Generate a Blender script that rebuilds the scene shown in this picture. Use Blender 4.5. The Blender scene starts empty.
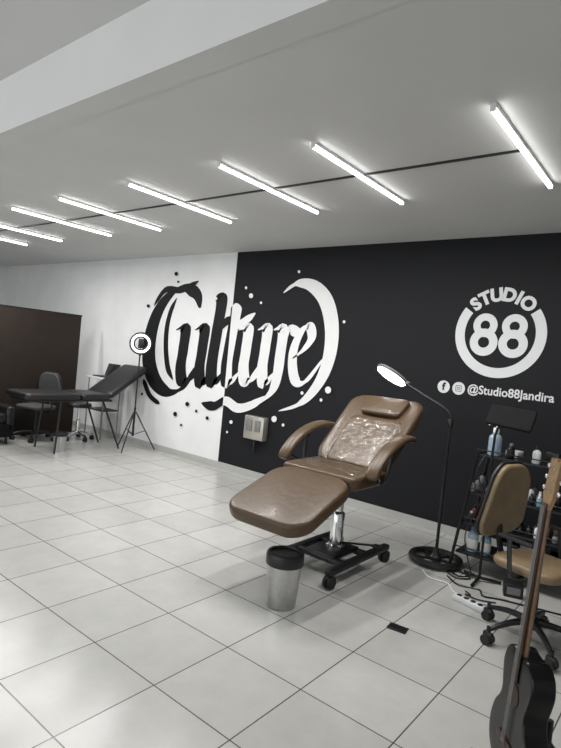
import bpy, bmesh, math, random
from mathutils import Vector, Matrix
from mathutils import noise as mnoise
random.seed(4)
scene=bpy.context.scene
V=Vector
# ------------------------------------------------------------ camera
F,YAW,PITCH,ROLL=536.7727,0.672,0.031,0.0986
YW,H=5.1426,2.8754
EX=-5.0097
fw=V((-math.sin(YAW)*math.cos(PITCH),math.cos(YAW)*math.cos(PITCH),-math.sin(PITCH)))
r0=V((math.cos(YAW),math.sin(YAW),0)); u0=r0.cross(fw)
R=r0*math.cos(ROLL)+u0*math.sin(ROLL); U=-r0*math.sin(ROLL)+u0*math.cos(ROLL)
C0=V((0,0,1.55))
def wall_art(px,py):
    """artwork sheet coordinates -> position on the painted wall (X,Z)"""
    d=R*(px-280.5)+U*(374-py)+fw*F; t=YW/d.y; P=C0+d*t
    return P.x,P.z
cd=bpy.data.cameras.new("camera"); cam=bpy.data.objects.new("camera",cd)
scene.collection.objects.link(cam)
M=Matrix((R,U,-fw)).transposed().to_4x4(); M.translation=C0
cam.matrix_world=M
cd.sensor_fit='HORIZONTAL'; cd.sensor_width=36; cd.lens=36*F/561; cd.clip_start=.02
scene.camera=cam
scene.view_settings.view_transform='Standard'
# ------------------------------------------------------------ materials
def mat(name,col,rough=.5,metal=0,noise=0,nscale=20,bump=0,bscale=60,coat=0,trans=0,emis=0,spec=.5,alpha=1):
    m=bpy.data.materials.new(name); m.use_nodes=True; nt=m.node_tree
    b=nt.nodes['Principled BSDF']
    b.inputs['Base Color'].default_value=(*col,1); b.inputs['Roughness'].default_value=rough
    b.inputs['Metallic'].default_value=metal; b.inputs['Specular IOR Level'].default_value=spec
    b.inputs['Coat Weight'].default_value=coat; b.inputs['Coat Roughness'].default_value=.12
    b.inputs['Transmission Weight'].default_value=trans; b.inputs['Alpha'].default_value=alpha
    if emis:
        b.inputs['Emission Color'].default_value=(*col,1); b.inputs['Emission Strength'].default_value=emis
    tc=nt.nodes.new('ShaderNodeTexCoord')
    if noise:
        n=nt.nodes.new('ShaderNodeTexNoise'); n.inputs['Scale'].default_value=nscale; n.inputs['Detail'].default_value=4
        nt.links.new(tc.outputs['Object'],n.inputs['Vector'])
        cr=nt.nodes.new('ShaderNodeMapRange'); cr.inputs['From Min'].default_value=.25; cr.inputs['From Max'].default_value=.75
        cr.inputs['To Min'].default_value=1-noise; cr.inputs['To Max'].default_value=1+noise
        nt.links.new(n.outputs['Fac'],cr.inputs['Value'])
        mx=nt.nodes.new('ShaderNodeVectorMath'); mx.operation='SCALE'; mx.inputs[0].default_value=col
        nt.links.new(cr.outputs['Result'],mx.inputs['Scale']); nt.links.new(mx.outputs[0],b.inputs['Base Color'])
    if bump:
        n2=nt.nodes.new('ShaderNodeTexNoise'); n2.inputs['Scale'].default_value=bscale; n2.inputs['Detail'].default_value=5
        nt.links.new(tc.outputs['Object'],n2.inputs['Vector'])
        bp=nt.nodes.new('ShaderNodeBump'); bp.inputs['Strength'].default_value=bump; bp.inputs['Distance'].default_value=.01
        nt.links.new(n2.outputs['Fac'],bp.inputs['Height']); nt.links.new(bp.outputs[0],b.inputs['Normal'])
    return m
def film(name):
    m=bpy.data.materials.new(name); m.use_nodes=True; n=m.node_tree.nodes; l=m.node_tree.links
    n.remove(n['Principled BSDF']); out=n['Material Output']
    tc=n.new('ShaderNodeTexCoord'); ns=n.new('ShaderNodeTexNoise'); ns.inputs['Scale'].default_value=10; ns.inputs['Detail'].default_value=3; ns.inputs['Distortion'].default_value=1.5
    l.new(tc.outputs['Object'],ns.inputs['Vector'])
    bp=n.new('ShaderNodeBump'); bp.inputs['Strength'].default_value=.8; bp.inputs['Distance'].default_value=.025; l.new(ns.outputs['Fac'],bp.inputs['Height'])
    g=n.new('ShaderNodeBsdfGlossy'); g.inputs['Roughness'].default_value=.13; l.new(bp.outputs[0],g.inputs['Normal'])
    t=n.new('ShaderNodeBsdfTransparent'); t.inputs['Color'].default_value=(.98,.98,.97,1)
    mx=n.new('ShaderNodeMixShader'); mx.inputs[0].default_value=.085; l.new(t.outputs[0],mx.inputs[1]); l.new(g.outputs[0],mx.inputs[2]); l.new(mx.outputs[0],out.inputs['Surface'])
    return m
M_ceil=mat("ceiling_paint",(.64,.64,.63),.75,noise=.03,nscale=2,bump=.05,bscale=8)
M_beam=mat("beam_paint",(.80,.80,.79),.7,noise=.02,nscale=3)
M_white=mat("white_wall_paint",(.76,.77,.77),.6,noise=.02,nscale=3,bump=.08,bscale=25)
M_artW=mat("mural_white_paint",(.74,.75,.75),.6,noise=.03,nscale=8)
M_artB=mat("mural_black_paint",(.006,.0065,.008),.6,noise=.15,nscale=8,spec=.25)
M_sign=mat("sign_grey_paint",(.66,.67,.68),.6)
M_brown=mat("brown_leather",(.078,.048,.025),.38,noise=.10,nscale=14,bump=.2,bscale=22,coat=.10,spec=.4)
M_tan=mat("tan_leather",(.20,.143,.08),.5,noise=.14,nscale=12,bump=.15,bscale=50,coat=.05)
M_wrap=film("crinkled_clear_film")
M_blk=mat("black_plastic",(.007,.007,.008),.42)
M_blkm=mat("black_metal",(.008,.008,.009),.4,metal=.1)
M_vinyl=mat("black_vinyl",(.007,.007,.008),.45,noise=.1,bump=.1,coat=.08)
M_matte=mat("matte_black_foam",(.007,.007,.008),.8,noise=.1,spec=.2)
M_chr=mat("chrome",(.75,.75,.76),.14,metal=1)
M_steel=mat("brushed_steel",(.55,.55,.55),.28,metal=1,noise=.08,nscale=40)
M_box=mat("beige_silver_metal",(.50,.48,.43),.38,metal=.7,noise=.06,nscale=30)
M_rub=mat("rubber",(.013,.013,.013),.7)
M_part=mat("partition_brown_laminate",(.025,.0175,.0135),.6,noise=.12,nscale=6,spec=.25)
M_plw=mat("white_plastic",(.72,.74,.75),.35)
M_blue=mat("blue_plastic",(.03,.14,.3),.35)
M_teal=mat("pale_blue_liquid",(.35,.55,.62),.15,trans=.4)
M_amber=mat("amber_liquid",(.20,.14,.07),.25)
M_paper=mat("paper_label",(.65,.65,.63),.7)
M_red=mat("red_plastic",(.2,.03,.03),.4)
M_wood=mat("varnished_neck_wood",(.17,.095,.045),.4,noise=.25,nscale=30,coat=.2)
M_head=mat("light_headstock_wood",(.30,.185,.09),.4,noise=.2,nscale=25,coat=.2)
M_fret=mat("rosewood",(.04,.022,.014),.5,noise=.2,nscale=30)
M_gloss=mat("black_gloss_lacquer",(.003,.003,.0035),.22,coat=.1,spec=.25)
M_tube=mat("lamp_tube_glow",(1,.99,.97),.5,emis=11)
M_ring=mat("ring_light_glow",(1,1,1),.5,emis=2.5)
M_ring2=mat("magnifier_light_glow",(1,.99,.97),.5,emis=8)
M_glass=mat("lens_glass",(.8,.85,.9),.05,trans=.9)
M_screen=mat("dark_screen",(.02,.022,.025),.15)
M_bot=mat("clear_bottle_plastic",(.50,.64,.76),.15,trans=.4)
M_grey=mat("grey_plastic",(.18,.18,.18),.45)
M_gmesh=mat("grey_mesh_fabric",(.055,.055,.055),.7,noise=.3,nscale=120)

def nodes(m): return m.node_tree.nodes,m.node_tree.links,m.node_tree.nodes['Principled BSDF']
TX,TY,TS=-1.3597,1.614,.4821
def floor_mat():
    m=mat("floor_tiles",(.5,.5,.5),.3); n,l,b=nodes(m)
    tc=n.new('ShaderNodeTexCoord'); mp=n.new('ShaderNodeMapping'); mp.inputs['Location'].default_value=(-TX+TS*40,-TY+TS*40,0)
    l.new(tc.outputs['Object'],mp.inputs['Vector'])
    br=n.new('ShaderNodeTexBrick'); br.offset=0; br.squash=1
    br.inputs['Scale'].default_value=1; br.inputs['Brick Width'].default_value=TS; br.inputs['Row Height'].default_value=TS
    br.inputs['Mortar Size'].default_value=.0036; br.inputs['Mortar Smooth'].default_value=.3
    br.inputs['Color1'].default_value=(.445,.442,.422,1); br.inputs['Color2'].default_value=(.50,.497,.477,1); br.inputs['Mortar'].default_value=(.075,.07,.063,1)
    l.new(mp.outputs[0],br.inputs['Vector'])
    ns=n.new('ShaderNodeTexNoise'); ns.inputs['Scale'].default_value=6; ns.inputs['Detail'].default_value=8; ns.inputs['Roughness'].default_value=.7
    l.new(tc.outputs['Object'],ns.inputs['Vector'])
    mr=n.new('ShaderNodeMapRange'); mr.inputs['From Min'].default_value=.3; mr.inputs['From Max'].default_value=.7; mr.inputs['To Min'].default_value=.93; mr.inputs['To Max'].default_value=1.05
    l.new(ns.outputs['Fac'],mr.inputs['Value'])
    sc=n.new('ShaderNodeVectorMath'); sc.operation='SCALE'; l.new(br.outputs['Color'],sc.inputs[0]); l.new(mr.outputs[0],sc.inputs['Scale'])
    l.new(sc.outputs[0],b.inputs['Base Color'])
    bp=n.new('ShaderNodeBump'); bp.inputs['Strength'].default_value=.4; bp.inputs['Distance'].default_value=.002; bp.invert=True
    l.new(br.outputs['Fac'],bp.inputs['Height']); l.new(bp.outputs[0],b.inputs['Normal'])
    b.inputs['Roughness'].default_value=.21
    return m
M_floor=floor_mat()
def split_wall():
    m=mat("two_tone_wall_paint",(.7,.7,.7),.6); n,l,b=nodes(m)
    tc=n.new('ShaderNodeTexCoord'); sx=n.new('ShaderNodeSeparateXYZ'); l.new(tc.outputs['Object'],sx.inputs[0])
    g=n.new('ShaderNodeMath'); g.operation='GREATER_THAN'; g.inputs[1].default_value=EX; l.new(sx.outputs['X'],g.inputs[0])
    mx=n.new('ShaderNodeMix'); mx.data_type='RGBA'; mx.inputs['A'].default_value=(.76,.77,.77,1); mx.inputs['B'].default_value=(.0085,.009,.011,1)
    l.new(g.outputs[0],mx.inputs['Factor'])
    ns=n.new('ShaderNodeTexNoise'); ns.inputs['Scale'].default_value=2.5; ns.inputs['Detail'].default_value=6; l.new(tc.outputs['Object'],ns.inputs['Vector'])
    mr=n.new('ShaderNodeMapRange'); mr.inputs['To Min'].default_value=.9; mr.inputs['To Max'].default_value=1.1; l.new(ns.outputs['Fac'],mr.inputs['Value'])
    sc=n.new('ShaderNodeVectorMath'); sc.operation='SCALE'; l.new(mx.outputs['Result'],sc.inputs[0]); l.new(mr.outputs[0],sc.inputs['Scale'])
    l.new(sc.outputs[0],b.inputs['Base Color']); b.inputs['Roughness'].default_value=.65; b.inputs['Specular IOR Level'].default_value=.22
    return m
M_split=split_wall()
# ------------------------------------------------------------ mesh builder
def catmull(pts,n=6,closed=False):
    P=[V(p) for p in pts]; out=[]; N=len(P)
    rng=range(N) if closed else range(N-1)
    for i in rng:
        if closed: a,b,c,d=P[(i-1)%N],P[i],P[(i+1)%N],P[(i+2)%N]
        else: a,b,c,d=P[max(i-1,0)],P[i],P[i+1],P[min(i+2,N-1)]
        for k in range(n):
            t=k/n
            out.append(.5*((2*b)+(c-a)*t+(2*a-5*b+4*c-d)*t*t+(3*b-a-3*c+d)*t**3))
    if not closed: out.append(P[-1])
    return out
def rrect(hx,hy,r,n=6):
    o=[]
    for cx,cy,a0 in ((hx-r,hy-r,0),(-(hx-r),hy-r,90),(-(hx-r),-(hy-r),180),(hx-r,-(hy-r),270)):
        for k in range(n+1):
            a=math.radians(a0+90*k/n); o.append((cx+r*math.cos(a),cy+r*math.sin(a)))
    return o
class MB:
    def __init__(s): s.b=bmesh.new(); s.mi=0; s.M=Matrix.Identity(4)
    def v(s,p): return s.b.verts.new(s.M@V(p))
    def f(s,vs):
        try:
            x=s.b.faces.new(vs); x.material_index=s.mi; return x
        except ValueError: return None
    def rings(s,rs,cap0=True,cap1=True,loop=False):
        L=[[s.v(p) for p in r] for r in rs]; n=len(L[0])
        for i in range(len(L)-1+(1 if loop else 0)):
            A,B=L[i],L[(i+1)%len(L)]
            for j in range(n): s.f((A[j],A[(j+1)%n],B[(j+1)%n],B[j]))
        if not loop:
            if cap0: s.f(L[0][::-1])
            if cap1: s.f(L[-1])
        return s
    def box(s,c,sz,bev=0,rot=None):
        hx,hy,hz=[q/2 for q in sz]; T=Matrix.Translation(V(c))@(rot.to_4x4() if rot else Matrix.Identity(4))
        old=s.M; s.M=old@T
        e=min(bev,hx*.9,hy*.9,hz*.9)
        if e<=0:
            s.rings([[(-hx,-hy,z),(hx,-hy,z),(hx,hy,z),(-hx,hy,z)] for z in (-hz,hz)])
        else:
            def rr(i,z):
                h,w=hx-i,hy-i; r=max(e-i,e*.25); r=min(r,h*.99,w*.99)
                return [(x,y,z) for x,y in rrect(h,w,r,2)]
            s.rings([rr(e,-hz),rr(e*.3,-hz+e*.3),rr(0,-hz+e),rr(0,hz-e),rr(e*.3,hz-e*.3),rr(e,hz)])
        s.M=old; return s
    def cyl(s,p0,p1,r,r1=None,seg=16):
        p0,p1=V(p0),V(p1); r1=r if r1 is None else r1
        z=(p1-p0).normalized(); x=z.orthogonal().normalized(); y=z.cross(x)
        def c(p,q): return [p+(x*math.cos(2*math.pi*k/seg)+y*math.sin(2*math.pi*k/seg))*q for k in range(seg)]
        return s.rings([c(p0,r),c(p1,r1)])
    def lathe(s,prof,c=(0,0,0),seg=28):
        c=V(c)
        return s.rings([[c+V((r*math.cos(2*math.pi*k/seg),r*math.sin(2*math.pi*k/seg),z)) for k in range(seg)] for r,z in prof])
    def tube(s,pts,r,seg=8,smooth=5,up=None,h=None,closed=False,taper=None,sq=1.0):
        P=catmull(pts,smooth,closed) if smooth else [V(p) for p in pts]; N=len(P); rs=[]
        prev=None
        def pw(v): return math.copysign(abs(v)**sq,v)
        for i,p in enumerate(P):
            t=((P[(i+1)%N] if closed else P[min(i+1,N-1)])-(P[(i-1)%N] if closed else P[max(i-1,0)])).normalized()
            if up is not None: x=V(up)
            else:
                x=prev if prev is not None else t.orthogonal()
            x=(x-t*x.dot(t)).normalized(); prev=x; y=t.cross(x)
            k=taper(i/(N-1)) if taper else 1
            hh=(h if h else r)*k; rr=r*k
            rs.append([p+x*rr*pw(math.cos(2*math.pi*q/seg))+y*hh*pw(math.sin(2*math.pi*q/seg)) for q in range(seg)])
        return s.rings(rs,loop=closed)
    def torus(s,c,R_,r,seg=32,rot=None,ss=8,h=None):
        T=Matrix.Translation(V(c))@(rot.to_4x4() if rot else Matrix.Identity(4)); old=s.M; s.M=old@T
        h=h or r; rs=[]
        for k in range(seg):
            a=2*math.pi*k/seg
            rs.append([((R_+r*math.cos(b))*math.cos(a),(R_+r*math.cos(b))*math.sin(a),h*math.sin(b)) for b in [2*math.pi*q/ss for q in range(ss)]])
        s.rings(rs,loop=True); s.M=old; return s
    def cushion(s,outline,t,r,c=(0,0,0),rot=None,crown=.01,warp=None):
        hx=max(abs(p[0]) for p in outline); hy=max(abs(p[1]) for p in outline)
        T=Matrix.Translation(V(c))@(rot.to_4x4() if rot else Matrix.Identity(4)); old=s.M; s.M=old@T
        L=[]
        def ring(ins,z,sc=1): 
            o=[(x*(1-ins/hx)*sc,y*(1-ins/hy)*sc,z) for x,y in outline]
            return [warp(*q) for q in o] if warp else o
        for sc in (.3,.65): L.append(ring(r,-t/2,sc))
        for k in range(6):
            a=-math.pi/2+math.pi/2*k/5; L.append(ring(r*(1-math.cos(a)),-t/2+r+r*math.sin(a)))
        for k in range(6):
            a=math.pi/2*k/5; L.append(ring(r*(1-math.cos(a)),t/2-r+r*math.sin(a)))
        for sc,cz in ((.85,.45),(.6,.8),(.3,1)): L.append(ring(r,t/2+crown*cz,sc))
        s.rings(L); s.M=old; return s
    def prism(s,outline,depth,c=(0,0,0),rot=None):
        T=Matrix.Translation(V(c))@(rot.to_4x4() if rot else Matrix.Identity(4)); old=s.M; s.M=old@T
        s.rings([[(x,y,-depth/2) for x,y in outline],[(x,y,depth/2) for x,y in outline]]); s.M=old; return s
    def sheet(s,hx,hy,c,rot,amp,n=26,sc=9,sag=0):
        T=Matrix.Translation(V(c))@rot.to_4x4(); old=s.M; s.M=old@T
        G=[[s.v((-hx+2*hx*i/n,-hy+2*hy*j/n,amp*(mnoise.noise(V((i*sc/n,j*sc/n,c[1]*5))))*1.6+abs(mnoise.noise(V((i*sc*2/n,j*sc/n*1.3,3))))*amp-sag*(max(abs(2*i/n-1),0)**6))) for j in range(n+1)] for i in range(n+1)]
        for i in range(n):
            for j in range(n): s.f((G[i][j],G[i+1][j],G[i+1][j+1],G[i][j+1]))
        s.M=old; return s
    def sphere(s,c,r,seg=14,sc=(1,1,1)):
        return s.rings([[V(c)+V((r*sc[0]*math.sin(a)*math.cos(2*math.pi*k/seg),r*sc[1]*math.sin(a)*math.sin(2*math.pi*k/seg),-r*sc[2]*math.cos(a))) for k in range(seg)] for a in [math.pi*(i+.15)/(8.3) for i in range(9)]])
    def text(s,st,size,T,off=0,ext=.0,align='CENTER',spacing=1,sx=1):
        cu=bpy.data.curves.new("t",'FONT'); cu.body=st; cu.size=size; cu.offset=off; cu.extrude=ext; cu.align_x=align; cu.align_y='CENTER'; cu.space_character=spacing; cu.resolution_u=4
        o=bpy.data.objects.new("t",cu); scene.collection.objects.link(o); bpy.context.view_layer.update()
        me=bpy.data.meshes.new_from_object(o.evaluated_get(bpy.context.evaluated_depsgraph_get()))
        vs=[s.v(T@V((v.co.x*sx,v.co.y,v.co.z))) for v in me.vertices]
        for p in me.polygons: s.f([vs[i] for i in p.vertices])
        bpy.data.objects.remove(o); bpy.data.curves.remove(cu); bpy.data.meshes.remove(me); return s
    def mesh(s,name,mats,smooth=True,fixn=True):
        if fixn: bmesh.ops.recalc_face_normals(s.b,faces=s.b.faces)
        me=bpy.data.meshes.new(name); s.b.to_mesh(me); s.b.free()
        for m in (mats if isinstance(mats,(list,tuple)) else [mats]): me.materials.append(m)
        if smooth:
            me.polygons.foreach_set("use_smooth",[True]*len(me.polygons)); me.set_sharp_from_angle(angle=math.radians(38))
        return me
def link(o): scene.collection.objects.link(o); return o
def tag(o,label,cat,group=None):
    o["label"]=label; o["category"]=cat
    if group: o["group"]=group
def thing(name,label,cat,loc,rz=0,group=None):
    e=link(bpy.data.objects.new(name,None)); e.empty_display_size=.1; e.location=loc; e.rotation_euler=(0,0,math.radians(rz)); tag(e,label,cat,group); return e
def part(parent,name,mb,mats,label=None,smooth=True):
    o=link(bpy.data.objects.new(name,mb.mesh(name,mats,smooth))); o.parent=parent
    if label: o["label"]=label
    return o
def solo(name,label,cat,mb,mats,loc=(0,0,0),rz=0,group=None,smooth=True):
    o=link(bpy.data.objects.new(name,mb.mesh(name,mats,smooth))); o.location=loc; o.rotation_euler=(0,0,math.radians(rz)); tag(o,label,cat,group); return o
def struct(name,mb,mats):
    o=link(bpy.data.objects.new(name,mb.mesh(name,mats,False))); o["kind"]="structure"; return o
def clone(src,loc,rz=None,label=None):
    def cp(o,par):
        c=o.copy(); scene.collection.objects.link(c)
        if par is not None: c.parent=par
        for k in list(o.children): cp(k,c)
        return c
    c=cp(src,None); c.location=loc
    if rz is not None: c.rotation_euler=(0,0,math.radians(rz))
    if label: c["label"]=label
    return c
def RX(d): return Matrix.Rotation(math.radians(d),3,'X')
def RY(d): return Matrix.Rotation(math.radians(d),3,'Y')
def RZ(d): return Matrix.Rotation(math.radians(d),3,'Z')
# ------------------------------------------------------------ room
XL,XR,YB=-11.6,2.6,-3.2
BY=1.60; H2=3.235
struct("floor",MB().box(((XL+XR)/2,(YB+YW)/2,-.05),(XR-XL,YW-YB,.1)),M_floor)
struct("wall_back",MB().box(((XL+XR)/2,YW+.06,1.6),(XR-XL+.2,.12,3.4)),M_split)
struct("wall_left",MB().box((XL-.06,(YB+YW)/2,1.6),(.12,YW-YB,3.4)),M_white)
struct("wall_right",MB().box((XR+.06,(YB+YW)/2,1.6),(.12,YW-YB,3.4)),M_white)
mb=MB(); mb.box(((XL+XR)/2,(BY+YW)/2+.03,H+.2),(XR-XL,YW-BY-.06,.4)); struct("ceiling",mb,M_ceil)
mb=MB(); mb.box(((XL+XR)/2,(YB+BY)/2,H2+.05),(XR-XL,BY-YB,.1)); struct("ceiling_raised",mb,M_ceil)
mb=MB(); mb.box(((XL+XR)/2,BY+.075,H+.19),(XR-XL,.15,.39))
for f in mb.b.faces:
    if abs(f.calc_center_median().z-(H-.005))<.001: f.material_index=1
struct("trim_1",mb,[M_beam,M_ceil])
mb=MB(); mb.box(((XL+XR)/2,YW-.006,.042),(XR-XL,.012,.084)); struct("baseboard_back",mb,mat("baseboard_tile",(.42,.42,.40),.35,noise=.05,nscale=4))
# ------------------------------------------------------------ mural lettering
def stroke(mb,pts,nib,depth,base=1.2,n=8,t0=.55,t1=.55):
    """brush ribbon: width follows a broad slanted brush, ends taper"""
    P=catmull([V((x,y,0)) for x,y in pts],n); N=len(P); last=None
    nv=V((nib[0],nib[1],0))
    for i in range(N):
        t=(P[min(i+1,N-1)]-P[max(i-1,0)]).normalized(); pr=V((-t.y,t.x,0))
        u=i/(N-1)
        k=min(1,t0+(1-t0)*u/.14,t1+(1-t1)*(1-u)/.14)
        w=pr*(base+abs(pr.dot(nv)))*k
        a=P[i]+w; b=P[i]-w
        A=wall_art(a.x,a.y); B=wall_art(b.x,b.y)
        cur=(mb.v((A[0],YW-depth,A[1])),mb.v((B[0],YW-depth,B[1])))
        if last: mb.f((last[0],cur[0],cur[1],last[1]))
        last=cur
nb=(4.1,-2.6)
def sl(pts,ky=1.3,sh=.19,yc=352):
    return [(x+(yc-y)*sh,yc+(y-yc)*ky) for x,y in pts]
S=[([(200,308),(197,295),(186,288),(172,293),(159,310),(151,334),(149,360),(155,381),(167,392),(181,389),(192,377)],(4.8,-2.2),1.7,.15,.1),
([(177,298),(171,311),(167,328),(166,348),(168,368),(173,380)],(1.5,-.7),.8,.1,.1),
([(154,306),(166,290),(182,290),(199,281)],(.5,-2.2),1.0,.1,.1),
(sl([(173,335),(182,334),(183,350),(183,364),(187,375),(194,372),(201,360)]),nb,1.2,.15,.3),
(sl([(192,335),(201,334),(202,350),(202,365),(206,377),(213,368)]),nb,1.2,.15,.1),
(sl([(208,306),(214,310),(214,335),(214,364),(218,378),(227,368)],1.22),(4.4,-2.6),1.3,.15,.1),
(sl([(229,312),(230,320),(229,345),(229,364),(233,378),(243,368)],1.22),(4.4,-2.6),1.3,.15,.1),
(sl([(213,337),(224,328),(235,331),(250,322)]),(.8,-3.4),1.2,.1,.1),
(sl([(236,335),(245,334),(246,350),(246,364),(250,375),(257,372),(264,360)]),nb,1.2,.15,.3),
(sl([(255,335),(264,334),(265,350),(265,365),(269,377),(277,368)]),nb,1.2,.15,.1),
(sl([(271,335),(280,335),(281,355),(281,370),(278,382),(267,392)]),nb,1.2,.15,.05),
(sl([(281,349),(286,335),(296,338)]),(2.4,-3.0),1.6,.3,.6),
(sl([(294,357),(304,350),(310,341),(306,332),(299,336),(294,349),(295,363),(301,375),(311,374),(324,358)]),(3.0,-1.8),1.5,.3,.3),
([(284,293),(297,284),(313,286),(326,300),(332,324),(331,350),(324,374),(312,393),(298,405),(279,411)],(4.8,-2.4),2.1,.08,.08),
([(202,403),(214,406),(226,401),(238,408),(252,405),(266,396)],(1.0,-3.4),1.2,.1,.1),
([(160,404),(150,395),(144,379)],(1.1,-1.1),.7,.1,.1),
]
mb=MB()
for i,(p,n_,bs,ta,tb) in enumerate(S): stroke(mb,p,n_,.002+.0006*i,bs,t0=ta,t1=tb)
dots=[(177,274,1.8),(179,282,1.1),(149,306,1.5),(188,404,2.0),(197,411,1.3),(208,418,1.6),(176,414,2.0),(182,425,1.2),(275,419,2.8),(284,425,1.4),(232,422,1.7),(228,432,1.1),(252,296,2.2),(247,288,1.3),(262,303,1.2),(345,322,1.4),(303,393,1.6),(329,390,3.2),(322,400,1.5),(300,272,1.4),(143,394,1.2)]
for j,(x,y,r) in enumerate(dots):
    vs=[]
    for k in range(18):
        a=2*math.pi*k/18; A=wall_art(x+r*.95*math.cos(a),y+r*1.1*math.sin(a)); vs.append(mb.v((A[0],YW-.0165-.0002*j,A[1])))
    mb.f(vs)
bmesh.ops.bisect_plane(mb.b,geom=mb.b.verts[:]+mb.b.edges[:]+mb.b.faces[:],plane_co=(EX,0,0),plane_no=(1,0,0))
for f in mb.b.faces: f.material_index=1 if f.calc_center_median().x>EX else 0
solo("wall_lettering","painted calligraphy mural reading Culture in black and white","mural",mb,[M_artB,M_artW],smooth=False)
# logo
LC=(-1.56,1.965); LR=.41
def onwall(x,z,ang=0,y=.003): return Matrix.Translation((x,YW-y,z))@Matrix.Rotation(math.pi/2,4,'X')@Matrix.Rotation(ang,4,'Z')
mb=MB()
def arcband(mb,cx,cz,ro,ri,a0,a1,N=70,y=.003):
    last=None
    for k in range(N+1):
        a=math.radians(a0+(a1-a0)*k/N)
        cur=[mb.v((cx+q*math.cos(a),YW-y,cz+q*math.sin(a))) for q in (ro,ri)]
        if last: mb.f((last[0],cur[0],cur[1],last[1]))
        last=cur
arcband(mb,LC[0],LC[1],LR,LR-.092,144,396)
for sx_ in (-.132,.132):
    arcband(mb,LC[0]+sx_,LC[1]+.075,.112,.044,0,360,40,.0032)
    arcband(mb,LC[0]+sx_,LC[1]-.085,.129,.052,0,360,40,.0036)
for ch,a in zip("STUDIO",[131.5,116,99,81,66.5,51.5]):
    ar=math.radians(a); rr=.360
    mb.text(ch,.165,onwall(LC[0]+rr*math.cos(ar),LC[1]+rr*math.sin(ar),ar-math.pi/2),off=.0085)
solo("studio_logo_sign","round light grey painted logo reading STUDIO 88","wall sign",mb,M_sign,smooth=False)
mb=MB()
def disc(x,z,r,y=.003,n=28):
    mb.f([mb.v((x+r*math.cos(2*math.pi*k/n),YW-y,z+r*math.sin(2*math.pi*k/n))) for k in range(n)])
disc(-2.03,1.42,.062); disc(-1.88,1.42,.062)
mb.mi=1
mb.text("f",.10,onwall(-2.03,1.42,y=.005),off=.004)
mb.M=Matrix.Translation((-1.88,YW-.005,1.42))@Matrix.Rotation(math.pi/2,4,'X')
def frame(o,i_):
    A=[mb.v((x,y,0)) for x,y in o]; B=[mb.v((x,y,0)) for x,y in i_]; n=len(A)
    for k in range(n): mb.f((A[k],A[(k+1)%n],B[(k+1)%n],B[k]))
frame(rrect(.029,.029,.010,4),rrect(.0245,.0245,.008,4))
frame([(.014*math.cos(2*math.pi*k/20),.014*math.sin(2*math.pi*k/20)) for k in range(20)],[(.0095*math.cos(2*math.pi*k/20),.0095*math.sin(2*math.pi*k/20)) for k in range(20)])
mb.M=Matrix.Identity(4); mb.mi=0
mb.text("@Studio88Jandira",.112,onwall(-1.795,1.425),off=.0022,align='LEFT',sx=.93)
solo("social_handle_sign","small white painted wall handle with two round icons","wall sign",mb,[M_sign,M_artB],smooth=False)
# ------------------------------------------------------------ ceiling lights
y0,y1=2.6193,3.8464
L=thing("fluorescent_light","slim white fluorescent tube fitting glowing on the ceiling","ceiling light",(-.9401,(y0+y1)/2,H),group="row of ceiling tube lights")
hl=(y1-y0)/2
part(L,"housing",MB().box((0,0,-.010),(.030,2*hl,.024),.004),M_plw)
part(L,"lamp_tube",MB().box((0,0,-.031),(.027,2*hl-.012,.020),.009),M_tube)
for sgn in (-1,1): part(L,"end_cap",MB().box((0,sgn*(hl-.003),-.027),(.030,.008,.030),.002),M_plw)
al=bpy.data.lights.new("tube_light",'AREA'); al.shape='RECTANGLE'; al.size=.026; al.size_y=2*hl-.03; al.energy=24; al.color=(1,.985,.96)
ao=link(bpy.data.objects.new("tube_light",al)); ao.location=(0,0,-.046); ao.parent=L
for x in (-2.0078,-2.8208,-3.8803,-4.9874,-5.9541,-7.12,-8.11): clone(L,(x,(y0+y1)/2,H))
mb=MB(); mb.box(((-.96-8.3)/2,3.23,H-.005),(7.3,.020,.012),.002); solo("ceiling_rail","thin black wiring channel crossing the ceiling between the lights","wiring channel",mb,M_blk)
# ------------------------------------------------------------ partition
mb=MB(); mb.box((-8.0,3.0,.945),(.05,3.5,1.89),.004); mb.mi=1; mb.box((-8.0,3.0,1.90),(.06,3.52,.02),.003)
solo("partition_screen","dark brown laminate partition panel standing beside the work area","partition",mb,[M_part,M_blk])
# ------------------------------------------------------------ low black armchair by the partition
T=thing("armchair","low black padded armchair against the brown partition","armchair",(-7.62,3.14,0),rz=90)
mb=MB(); mb.box((0,0,.20),(.74,.56,.2),.03); part(T,"base_frame",mb,M_matte)
mb=MB(); mb.cushion(rrect(.27,.26,.05),.13,.04,(0,-.02,.36),crown=.02); part(T,"seat",mb,M_vinyl)
mb=MB(); mb.cushion(rrect(.29,.17,.06),.12,.045,(0,.24,.50),rot=RX(96),crown=.015); part(T,"backrest",mb,M_vinyl)
for s_ in (-1,1):
    mb=MB(); mb.cushion(rrect(.06,.28,.05),.36,.04,(s_*.32,0,.34),crown=.01); part(T,"armrest",mb,M_vinyl)
for x in (-.3,.3):
    for y in (-.22,.22): part(T,"leg",MB().cyl((x,y,0),(x,y,.11),.02),M_blk)
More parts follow.
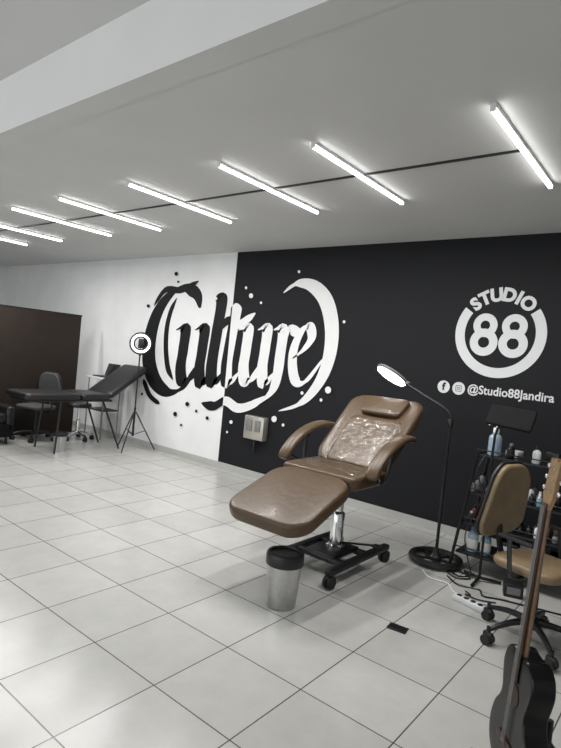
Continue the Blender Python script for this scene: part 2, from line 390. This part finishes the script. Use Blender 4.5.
# ------------------------------------------------------------ treatment chair
def castor(mb,x,y,r=.045):
    mb.mi=0
    for s_ in (-1,1): mb.cyl((x+s_*.008,y,r),(x+s_*.03,y,r),r,seg=18)
    mb.mi=1; mb.box((x,y,r+.02),(.03,.06,.05),.01); mb.cyl((x,y,r+.03),(x,y,r+.075),.012,seg=10)
T=thing("treatment_chair","brown leather reclining treatment chair on a black wheeled base","reclining chair",(-2.12,3.55,0))
mb=MB()
for s_ in (-1,1): mb.box((s_*.22,0,.115),(.06,.86,.045),.01)
mb.box((0,-.2,.115),(.44,.06,.04),.01); mb.box((0,.12,.115),(.44,.06,.04),.01); mb.box((0,-.04,.13),(.26,.36,.035),.01)
part(T,"base_frame",mb,M_blkm)
for x in (-.22,.22):
    for y in (-.4,.4):
        mb=MB(); castor(mb,x,y); part(T,"castor",mb,[M_rub,M_blk])
part(T,"column",MB().lathe([(.075,.14),(.075,.16),(.05,.17),(.05,.40),(.046,.41),(.034,.42),(.034,.60),(.05,.61),(.05,.64)]),M_chr,"polished chrome lifting column")
mb=MB(); mb.cyl((.03,.05,.17),(.26,.12,.2),.008); mb.box((.28,.125,.2),(.05,.07,.015),.005); part(T,"foot_pedal",mb,M_blkm)
mb=MB()
mb.box((0,-.0,.655),(.34,.44,.03),.006)
for s_ in (-1,1):
    mb.tube([(s_*.16,.2,.66),(s_*.16,-.35,.66),(s_*.16,-.8,.50)],.014,smooth=3); mb.tube([(s_*.16,.15,.66),(s_*.16,.25,.74),(s_*.16,.5,.92)],.014,smooth=3)
part(T,"support_frame",mb,M_blkm)
mb=MB(); mb.cushion(rrect(.32,.255,.06),.10,.028,(0,-.12,.73),crown=.008)
st=part(T,"seat",mb,M_brown)
part(st,"plastic_cover",MB().sheet(.30,.22,(0,-.11,.797),RX(0),.011,sag=.03,sc=12,n=34),M_wrap,"crinkled clear plastic film")
def outl(w0,w1,h,r):
    return [(x*((w0+(w1-w0)*(y+h)/(2*h))/w1),y) for x,y in rrect(w1,h,r,7)]
mb=MB(); mb.cushion(outl(.335,.325,.33,.15),.10,.03,(0,-.655,.61),rot=RX(20),crown=.005)
part(T,"leg_rest",mb,M_brown)
BA=40; RB=RX(BA); BC=V((0,.395,.98))
mb=MB()
def w_back(x,y,z): return (x,y,z+.11*(abs(x)/.34)**2.2*.5)
mb.cushion(outl(.32,.34,.43,.16),.10,.035,BC,rot=RB,crown=.0,warp=w_back)
bk=part(T,"backrest",mb,M_brown)
n45=RB@V((0,0,1)); u45=RB@V((0,1,0))
mb=MB(); mb.cushion(outl(.22,.24,.27,.06),.036,.014,BC+n45*.058-u45*.12,rot=RB,crown=.008)
part(bk,"back_pad",mb,M_brown)
part(bk,"plastic_cover",MB().sheet(.27,.24,BC+n45*.098-u45*.15,RB,.011,sag=.02,sc=12,n=34),M_wrap,"crinkled clear plastic film")
mb=MB(); mb.cushion(outl(.18,.21,.105,.045),.05,.02,BC+n45*.078+u45*.28,rot=RB,crown=.006)
part(T,"headrest",mb,M_brown,"padded headrest cushion")
for s_ in (-1,1):
    mb=MB(); x=s_*.385
    mb.tube([(x,-.27,.775),(x,-.22,.85),(x,-.09,.945),(x*.99,.08,1.01),(x*.97,.24,1.03),(x*.93,.39,1.01)],.050,seg=20,up=(1,0,0),h=.026,smooth=6,sq=.7,taper=lambda t:min(1,.6+min(t,1-t)*7))
    a=part(T,"armrest",mb,M_brown)
    mb=MB(); mb.tube([(s_*.28,.05,.68),(s_*.36,.0,.74),(x,.02,.9),(x,.08,.99)],.013); mb.tube([(x,-.22,.82),(s_*.36,-.1,.76),(s_*.30,.02,.70)],.012); part(a,"armrest_bracket",mb,M_blkm)
# ------------------------------------------------------------ bins
def bin_(loc,s,label,mats):
    T=thing("trash_can",label,"trash can",loc)
    mb=MB(); mb.lathe([(.085*s,0),(.092*s,.004),(.094*s,.02),(.112*s,.27*s),(.114*s,.275*s),(.106*s,.272*s),(.09*s,.03)]); part(T,"body",mb,mats[0])
    mb=MB(); mb.lathe([(.117*s,.265*s),(.12*s,.27*s),(.12*s,.325*s),(.114*s,.338*s),(.098*s,.34*s),(.094*s,.33*s),(.09*s,.33*s),(.05*s,.325*s),(.01*s,.326*s)]); part(T,"lid",mb,mats[1])
bin_((-1.965,2.70,0),1.0,"small brushed steel trash can with a black rim lid",[M_steel,M_blk])
bin_((-6.72,3.84,0),.78,"small grey trash can under the black tattoo bed",[M_steel,M_blk])
# ------------------------------------------------------------ magnifier lamp
T=thing("floor_lamp","black standing magnifier lamp with lit round head beside treatment chair","floor lamp",(-1.61,4.30,0))
mb=MB(); mb.torus((0,0,.035),.19,.030,seg=40,h=.028)
for k in range(5):
    a=2*math.pi*k/5; mb.box((.1*math.cos(a),.1*math.sin(a),.03),(.2,.03,.02),.004,RZ(math.degrees(a)))
mb.lathe([(.05,.02),(.05,.05),(.025,.08),(.02,.12)]); part(T,"base",mb,M_blk)
part(T,"pole",MB().cyl((0,0,.08),(0,0,1.16),.013),M_blkm)
hc=V((-.575,.02,1.485)); hr=RY(20)@RX(-24)
mb=MB(); mb.tube([(0,0,1.14),(0,0,1.2),(-.05,0,1.26),(-.2,0,1.33),(-.36,.01,1.40),(-.42,.01,1.425)],.0125); mb.box((0,0,1.15),(.04,.04,.07),.01); part(T,"arm",mb,M_blkm)
mb=MB(); mb.torus(hc+(hr@V((0,0,1)))*.012,.124,.032,rot=hr,h=.018); mb.box(hc+V((.145,-.0,-.045)),(.06,.04,.03),.008,RY(20)); hd=part(T,"lamp_head",mb,M_grey,"grey round lamp head")
mb=MB(); mb.torus(hc-(hr@V((0,0,1)))*.006,.118,.025,rot=hr,h=.018); part(hd,"ring_tube",mb,M_ring2)
mb=MB(); old=mb.M; mb.M=Matrix.Translation(hc)@hr.to_4x4(); mb.lathe([(.1,-.003),(.1,.003),(.05,.008),(.004,.01)]); mb.M=old; part(hd,"magnifier_lens",mb,M_glass)
# ------------------------------------------------------------ wall steel box
T=thing("wall_basin_box","small beige silver metal wall box with black pipe below","wall box",(-4.36,YW,.64))
mb=MB(); mb.box((0,-.05,0),(.32,.10,.29),.012); part(T,"body",mb,M_box)
mb=MB()
for s_ in (-1,1): mb.box((s_*.07,-.105,.03),(.09,.012,.14),.004)
part(T,"panel",mb,M_grey,"grey inset panel")
mb=MB(); mb.tube([(0,-.05,-.13),(0,-.05,-.22),(-.01,-.03,-.32)],.012); mb.cyl((0,-.05,-.21),(0,-.05,-.14),.022); part(T,"pipe",mb,M_blk)
# ------------------------------------------------------------ office chairs
def office_chair(loc,rz,label,ms,mf,back_h=.5,z0=.47,sw=.225,bw=.20,cr=.12,tilt=103):
    T=thing("office_chair",label,"office chair",loc,rz)
    mb=MB()
    for k in range(5):
        a=math.radians(72*k+18); d=V((math.cos(a),math.sin(a),0)); mb.tube([d*.03+V((0,0,.13)),d*.16+V((0,0,.12)),d*.29+V((0,0,.085))],.02,seg=8,smooth=3,taper=lambda t:1.15-.5*t)
    mb.lathe([(.04,.09),(.04,.15),(.028,.16)]); part(T,"star_base",mb,mf)
    for k in range(5):
        a=math.radians(72*k+18); mb=MB(); castor(mb,.29*math.cos(a),.29*math.sin(a),.03); part(T,"castor",mb,[M_rub,M_blk])
    part(T,"column",MB().lathe([(.026,.14),(.026,.3),(.016,.3),(.016,z0-.07)]),mf)
    mb=MB(); mb.box((0,0,z0-.06),(.2,.24,.03),.008); mb.cyl((.05,0,z0-.06),(.28,-.02,z0-.07),.007); part(T,"mechanism",mb,mf)
    mb=MB(); mb.cushion(rrect(sw,.205,.09),.06,.028,(0,0,z0-.015),crown=.01); part(T,"seat",mb,ms)
    mb=MB(); mb.tube([(0,.1,z0-.06),(0,.22,z0-.05),(0,.27,z0+.05),(0,.28,z0+.25)],.03,up=(1,0,0),h=.009); part(T,"back_support",mb,mf)
    def o_(w,hh): return [(x*(1-.16*(y/hh)),y) for x,y in rrect(w,hh,cr,8)]
    wp=lambda x,y,z:(x,y,z+.7*x*x)
    c=V((0,.27,z0+.07+back_h/2)); q=RX(tilt); nn=q@V((0,0,1))
    mb=MB(); mb.cushion(o_(bw,back_h/2),.045,.02,c,rot=q,crown=.01,warp=wp); bk=part(T,"backrest",mb,ms)
    mb=MB(); mb.cushion(o_(bw+.010,back_h/2+.010),.024,.010,c-nn*.026,rot=q,crown=.0,warp=wp); part(bk,"back_shell",mb,mf)
    for s_ in (-1,1):
        mb=MB(); x=s_*.26
        mb.tube([(s_*.1,.0,z0-.06),(s_*.25,.0,z0-.05),(x,.02,z0+.05),(x,.03,z0+.16)],.016,seg=8,up=(0,1,0),h=.007); mb.box((x,-.01,z0+.17),(.045,.22,.022),.01); part(T,"armrest",mb,mf)
    return T
office_chair((-.69,3.50,0),71,"tan leather swivel office chair with black frame beside the rack",M_tan,M_blk,.48,.48,.20,.195,.13,101)
office_chair((-7.60,3.93,0),20,"grey swivel office chair near the brown partition",M_gmesh,M_blk,.42,.5)
# ------------------------------------------------------------ black tattoo bed
T=thing("tattoo_bed","black padded tattoo bed with raised backrest on angled metal legs","tattoo bed",(-6.83,4.05,0))
mb=MB(); mb.cushion(rrect(.30,.38,.05),.08,.03,(0,-.43,.755),crown=.004); part(T,"leg_cushion",mb,M_vinyl)
mb=MB(); mb.cushion(rrect(.30,.22,.05),.08,.03,(0,.18,.755),crown=.004); part(T,"seat_cushion",mb,M_vinyl)
mb=MB(); mb.cushion(rrect(.29,.38,.06),.09,.035,(0,.69,.965),rot=RX(35),crown=.006); part(T,"backrest",mb,M_vinyl)
mb=MB(); mb.box((0,-.15,.70),(.52,1.2,.03),.005); mb.tube([(0,.4,.71),(0,.65,.87),(0,.9,1.04)],.015,smooth=0); part(T,"frame",mb,M_blkm)
for s_ in (-1,1):
    for ya,yb in ((-.30,-.36),(.32,.62)):
        mb=MB(); mb.cyl((s_*.22,ya,.70),(s_*.26,yb,.0),.014,.012); part(T,"leg",mb,M_blkm)
# ------------------------------------------------------------ ring light tripod
T=thing("ring_light","lit ring light on a black tripod beside the tattoo bed","ring light",(-6.44,4.80,0))
mb=MB()
for k in range(3):
    a=math.radians(120*k-60); d=V((math.cos(a),math.sin(a),0)); mb.cyl(d*.02+V((0,0,.55)),d*.33+V((0,0,.008)),.009); mb.cyl(d*.17+V((0,0,.285)),(0,0,.22),.006)
mb.cyl((0,0,.2),(0,0,.62),.016); part(T,"tripod",mb,M_blkm)
part(T,"pole",MB().cyl((0,0,.6),(0,0,1.42),.010),M_blkm)
mb=MB(); rr=RZ(48)@RX(84); mb.torus((0,0,1.55),.125,.040,rot=rr,h=.014,seg=36); mb.cyl((0,0,1.37),(0,0,1.42),.016); hd=part(T,"ring_housing",mb,M_blk)
fr=RZ(48)@V((0,-1,0))
mb=MB(); mb.torus(V((0,0,1.55))+fr*.012,.122,.016,rot=rr,h=.010,seg=36); part(hd,"ring_tube",mb,M_ring)
mb=MB(); mb.box((0,0,1.55),(.075,.012,.14),.004,RZ(48)); mb.cyl((0,0,1.41),(0,0,1.50),.006); part(T,"phone_holder",mb,M_blk)
# ------------------------------------------------------------ side table, laptop, stool
T=thing("side_table","small side table with a pale top near the white wall","side table",(-7.45,4.93,0))
part(T,"table_top",MB().box((0,0,.955),(.5,.36,.03),.006),M_plw)
for sx in (-1,1):
    for sy in (-1,1): part(T,"leg",MB().cyl((sx*.22,sy*.14,.94),(sx*.22,sy*.14,0),.010),M_grey)
part(T,"shelf",MB().box((0,0,.45),(.44,.3,.02),.004),M_blk)
T=thing("laptop","open black laptop on the side table","laptop",(-7.4,4.88,.971))
part(T,"keyboard_base",MB().box((0,0,.01),(.32,.22,.018),.004),M_blk)
mb=MB(); mb.box((0,.14,.11),(.32,.012,.21),.004,RX(-18)); part(T,"screen",mb,M_screen)
T=thing("stool","round black wheeled stool with chrome base behind the tattoo bed","stool",(-7.40,4.50,0))
mb=MB(); mb.lathe([(.0001,.50),(.16,.50),(.175,.515),(.175,.545),(.16,.56),(.0001,.565)]); part(T,"seat",mb,M_vinyl)
part(T,"column",MB().lathe([(.03,.09),(.03,.3),(.018,.31),(.018,.5)]),M_chr)
mb=MB()
for k in range(5):
    a=math.radians(72*k); d=V((math.cos(a),math.sin(a),0)); mb.tube([d*.02+V((0,0,.12)),d*.22+V((0,0,.075))],.017,smooth=2)
part(T,"star_base",mb,M_chr)
for k in range(5):
    a=math.radians(72*k); mb=MB(); castor(mb,.22*math.cos(a),.22*math.sin(a),.026); part(T,"castor",mb,[M_rub,M_blk])
# ------------------------------------------------------------ shelf rack
SX,SY=-1.02,4.50
T=thing("shelf_rack","black metal ladder shelf rack crowded with bottles against the dark wall","shelf",(SX,SY,0))
wz={.14:(.44,.19),.38:(.42,.18),.62:(.40,.17),.93:(.37,.15)}
for sx in (-1,1):
    mb=MB()
    mb.tube([(sx*.47,-.21,0),(sx*.36,-.15,.95)],.013,smooth=0); mb.tube([(sx*.47,.21,0),(sx*.36,.15,.95)],.013,smooth=0)
    mb.cyl((sx*.36,-.15,.94),(sx*.36,.15,.94),.012); part(T,"side_frame",mb,M_blkm)
for z,(hx,hy) in wz.items():
    mb=MB(); mb.box((0,0,z),(2*hx,2*hy,.018),.004); mb.cyl((-hx,-hy,z+.045),(hx,-hy,z+.045),.005); part(T,"shelf_board",mb,M_blkm)
def bottle(name,label,r,h,mb_,mc,loc,lab=None,pump=False,group=None):
    T=thing(name,label,"bottle",loc,group=group)
    part(T,"body",MB().lathe([(r*.9,0),(r,.005),(r,h*.62),(r*.9,h*.7),(r*.4,h*.8),(r*.38,h*.84)],seg=18),mb_)
    mb=MB(); mb.lathe([(r*.48,h*.82),(r*.48,h*.95),(r*.4,h)],seg=16)
    if pump: mb.cyl((0,0,h),(0,0,h+.03),.005); mb.tube([(0,0,h+.03),(-.03,0,h+.035),(-.06,0,h+.015)],.005,smooth=3)
    part(T,"cap",mb,mc)
    if lab: part(T,"paper_label",MB().lathe([(r*1.01,h*.15),(r*1.015,h*.16),(r*1.015,h*.5),(r*1.01,h*.51)],seg=18),lab)
    return T
bottle("spray_bottle","pale blue plastic wash bottle with bent spout on the rack top",.05,.22,M_bot,M_plw,(SX-.26,SY-.07,.94),None,True)
bottle("glue_bottle","short white squeeze bottle on the rack top",.03,.13,M_plw,M_blk,(SX+.06,SY-.10,.94))
bottle("glue_bottle","short black squeeze bottle on the rack top",.03,.12,M_blk,M_grey,(SX-.13,SY-.09,.94))
cols=[M_amber,M_grey,M_blk,M_amber,M_red,M_blk,M_plw,M_blk,M_grey,M_grey,M_blk,M_teal]
random.seed(7)
for z,nm in ((.63,"upper"),(.39,"middle")):
    for row,(yy,n_,r_) in enumerate([(-.12,13,.021),(-.035,12,.022),(.055,10,.025)]):
        for k in range(n_):
            if random.random()<.16: continue
            x=-.37+.74*k/(n_-1)+random.uniform(-.006,.006); h=random.uniform(.055,.105)+.025*row
            bottle("ink_bottle","small ink bottle on the %s rack shelf"%nm,r_,h,random.choice(cols),random.choice([M_blk,M_plw,M_blk,M_blk]),(SX+x,SY+yy+random.uniform(-.018,.018),z),group="ink bottles on the rack")
bottle("water_bottle","tall clear plastic bottle on the bottom rack shelf",.042,.20,M_bot,M_blue,(SX-.34,SY-.10,.15),M_paper)
bottle("water_bottle","tall pale blue plastic bottle on the bottom rack shelf",.04,.19,M_teal,M_plw,(SX-.24,SY-.09,.15),M_paper)
for k,(x,w,h,m_) in enumerate([(-.08,.14,.14,M_plw),(.1,.16,.18,M_grey),(.28,.15,.12,M_blk)]):
    mb=MB(); mb.box((0,0,h/2),(w,.2,h),.004); mb.mi=1; mb.box((0,0,h-.015),(w+.006,.206,.03),.004)
    solo("storage_box","small storage box on the bottom rack shelf","box",mb,[m_,M_blk],(SX+x,SY,.15),rz=random.uniform(-6,6))
for k,(x,h) in enumerate([(-.14,.05),(.16,.09),(.29,.07)]):
    mb=MB(); mb.box((0,0,h/2),(.1,.12,h),.006); solo("supply_box","small box of supplies on the rack top","box",mb,[M_plw,M_blk,M_grey][k],(SX+x,SY+.06,.94),rz=random.uniform(-15,15))
mb=MB(); mb.tube([(SX-.3,SY-.17,.93),(SX-.33,SY-.22,.8),(SX-.26,SY-.23,.66),(SX-.30,SY-.23,.5),(SX-.36,SY-.24,.3),(SX-.30,SY-.27,.1),(SX-.25,SY-.3,.008)],.005,seg=6)
solo("hanging_cord","thin black cord hanging down the front of the rack","cable",mb,M_blk)
T=thing("armrest_stand","black padded tattoo arm rest tilted on a thin stand","arm rest stand",(-1.22,4.20,0))
mb=MB(); 
for k in range(3):
    a=math.radians(120*k+30); mb.cyl((0,0,.03),(.16*math.cos(a),.16*math.sin(a),.012),.012)
part(T,"base",mb,M_blkm)
mb=MB(); mb.tube([(0,0,.02),(0,0,.6),(0,0,1.12),(.05,0,1.19),(.09,0,1.23)],.010,smooth=3); part(T,"pole",mb,M_blkm)
mb=MB(); mb.cushion(rrect(.165,.09,.02),.03,.012,(.10,0,1.27),rot=RY(4)@RX(55),crown=.003); part(T,"pad",mb,M_matte)
# ------------------------------------------------------------ floor clutter
mb=MB(); mb.box((0,0,.004),(.115,.075,.008),.002); mb.mi=1
for k in range(4): mb.box((0,-.024+.016*k,.009),(.09,.005,.003))
solo("floor_drain","small black rectangular drain cover set on the tiles","drain",mb,[M_blkm,M_blk],(-1.31,3.01,0),rz=8)
def cable(pts,r,m_,lab): solo("cable",lab,"cable",MB().tube([(x,y,z) for x,y,z in pts],r,seg=6,smooth=6),m_)
cable([(-1.42,4.08,.007),(-1.30,3.98,.007),(-1.16,4.02,.007),(-1.10,3.93,.007),(-.98,3.98,.007),(-.6,4.08,.007)],.006,M_blk,"black cable looping across the floor by the rack")
cable([(-1.60,4.03,.007),(-1.5,3.93,.007),(-1.36,3.93,.007),(-1.27,3.82,.007),(-1.12,3.78,.007),(-1.02,3.82,.007)],.0055,M_plw,"white cable looping across the floor by the rack")
cable([(-1.38,4.28,.007),(-1.46,4.18,.007),(-1.36,4.10,.007),(-1.28,4.18,.007),(-1.37,4.25,.007),(-1.43,4.19,.014),(-1.35,4.13,.014),(-1.30,4.19,.014)],.006,M_blk,"coiled black cable beside the lamp base")
cable([(-1.22,3.91,.007),(-1.17,3.87,.007),(-1.20,3.85,.007),(-1.10,3.84,.007),(-1.00,3.89,.007)],.005,M_blk,"thin black cable tangled on the floor by the rack")
T=thing("power_strip","white power strip lying on the floor by the rack","power strip",(-1.12,3.70,0),rz=-15)
part(T,"body",MB().box((0,0,.02),(.24,.055,.04),.008),M_plw)
for k in range(4): part(T,"socket",MB().cyl((-.08+.053*k,0,.038),(-.08+.053*k,0,.043),.018),M_blk)
mb=MB(); mb.box((0,0,.05),(.13,.10,.10),.008); mb.mi=1; mb.box((0,-.052,.05),(.09,.004,.05))
solo("power_supply","small black power supply unit on the floor","power supply",mb,[M_blk,M_grey],(-.96,4.14,0),rz=20)
# ------------------------------------------------------------ guitar on stand
GX,GY,GR=-.425,2.1,-53
G=thing("guitar","black acoustic guitar with light wood neck upright on a stand","guitar",(GX,GY,.12),rz=GR)
G.rotation_euler=(math.radians(-2.5),math.radians(1),math.radians(GR))
body=[(0,.0),(.10,.005),(.165,.05),(.185,.12),(.165,.19),(.125,.24),(.115,.28),(.13,.33),(.14,.38),(.12,.43),(.07,.455),(.03,.45)]
full=[(x,z) for x,z in body]+[(-x,z) for x,z in body[::-1] if x>0]
O=[(p.x*.86,p.y) for p in catmull([(x,z,0) for x,z in full],6,True)]
mb=MB(); zc=.22
mb.cushion([(x,z-zc) for x,z in O],.085,.010,(0,.005,zc),rot=RX(90),crown=0); part(G,"body",mb,M_gloss)
mb=MB(); mb.cyl((0,-.036,.30),(0,-.040,.30),.042,seg=24); part(G,"sound_hole",mb,M_fret)
mb=MB(); mb.box((0,-.042,.12),(.13,.012,.025),.004); part(G,"bridge",mb,M_fret)
mb=MB(); mb.tube([(0,-.018,.43),(0,-.022,.5),(0,-.025,.7),(0,-.027,.9),(0,-.026,1.0)],.018,seg=12,up=(1,0,0),h=.011,smooth=3); part(G,"neck",mb,M_wood)
mb=MB(); mb.box((0,-.041,.68),(.034,.005,.66),.002); part(G,"fingerboard",mb,M_fret)
mb=MB(); mb.prism([(-.018,.99),(.018,.99),(.036,1.04),(.032,1.10),(.036,1.170),(.015,1.162),(0,1.175),(-.015,1.162),(-.036,1.170),(-.032,1.10),(-.036,1.04)],.015,(0,-.10,0),rot=RX(90-4)); hd=part(G,"headstock",mb,M_head,"light wood headstock")
for s_ in (-1,1):
    for k in range(3):
        mb=MB(); z=1.055+.04*k; yy=-.10+.07*z; mb.cyl((s_*.028,yy,z),(s_*.050,yy,z),.003); mb.sphere((s_*.054,yy,z),.010,seg=10,sc=(1,.6,.9)); mb.cyl((s_*.018,yy-.018,z),(s_*.018,yy,z),.003); part(hd,"tuning_peg",mb,M_chr)
mb=MB()
for k in range(6): x=-.012+.0048*k; mb.cyl((x,-.050,.12),(x,-.047,1.0),.0006,seg=5)
part(G,"strings",mb,M_steel)
T=thing("guitar_stand","black tubular guitar stand holding the guitar","guitar stand",(GX,GY,0),rz=GR)
mb=MB(); mb.tube([(-.12,-.10,.110),(-.12,-.02,.10),(-.1,.10,.10),(.1,.10,.10),(.12,-.02,.10),(.12,-.10,.110)],.011,smooth=4); part(T,"cradle",mb,M_rub)
mb=MB()
for d in ((-.2,-.14),(.2,-.14),(0,.30)): mb.tube([(0,.12,.26),(d[0]*.4,d[1]*.4+.08,.16),(d[0],d[1],.012)],.011,smooth=3)
mb.cyl((0,.12,.10),(0,.12,.34),.012); part(T,"leg_frame",mb,M_blkm)
# ------------------------------------------------------------ light
w=bpy.data.worlds.new("daylight"); scene.world=w; w.use_nodes=True
w.node_tree.nodes['Background'].inputs[0].default_value=(.92,.96,1,1); w.node_tree.nodes['Background'].inputs[1].default_value=.6
ld=bpy.data.lights.new("shopfront_daylight",'AREA'); ld.shape='RECTANGLE'; ld.size=8; ld.size_y=2.6; ld.energy=90; ld.color=(.96,.98,1)
lo=link(bpy.data.objects.new("shopfront_daylight",ld)); lo.location=(-4,YB+.05,1.5); lo.rotation_euler=(math.radians(90),0,0)
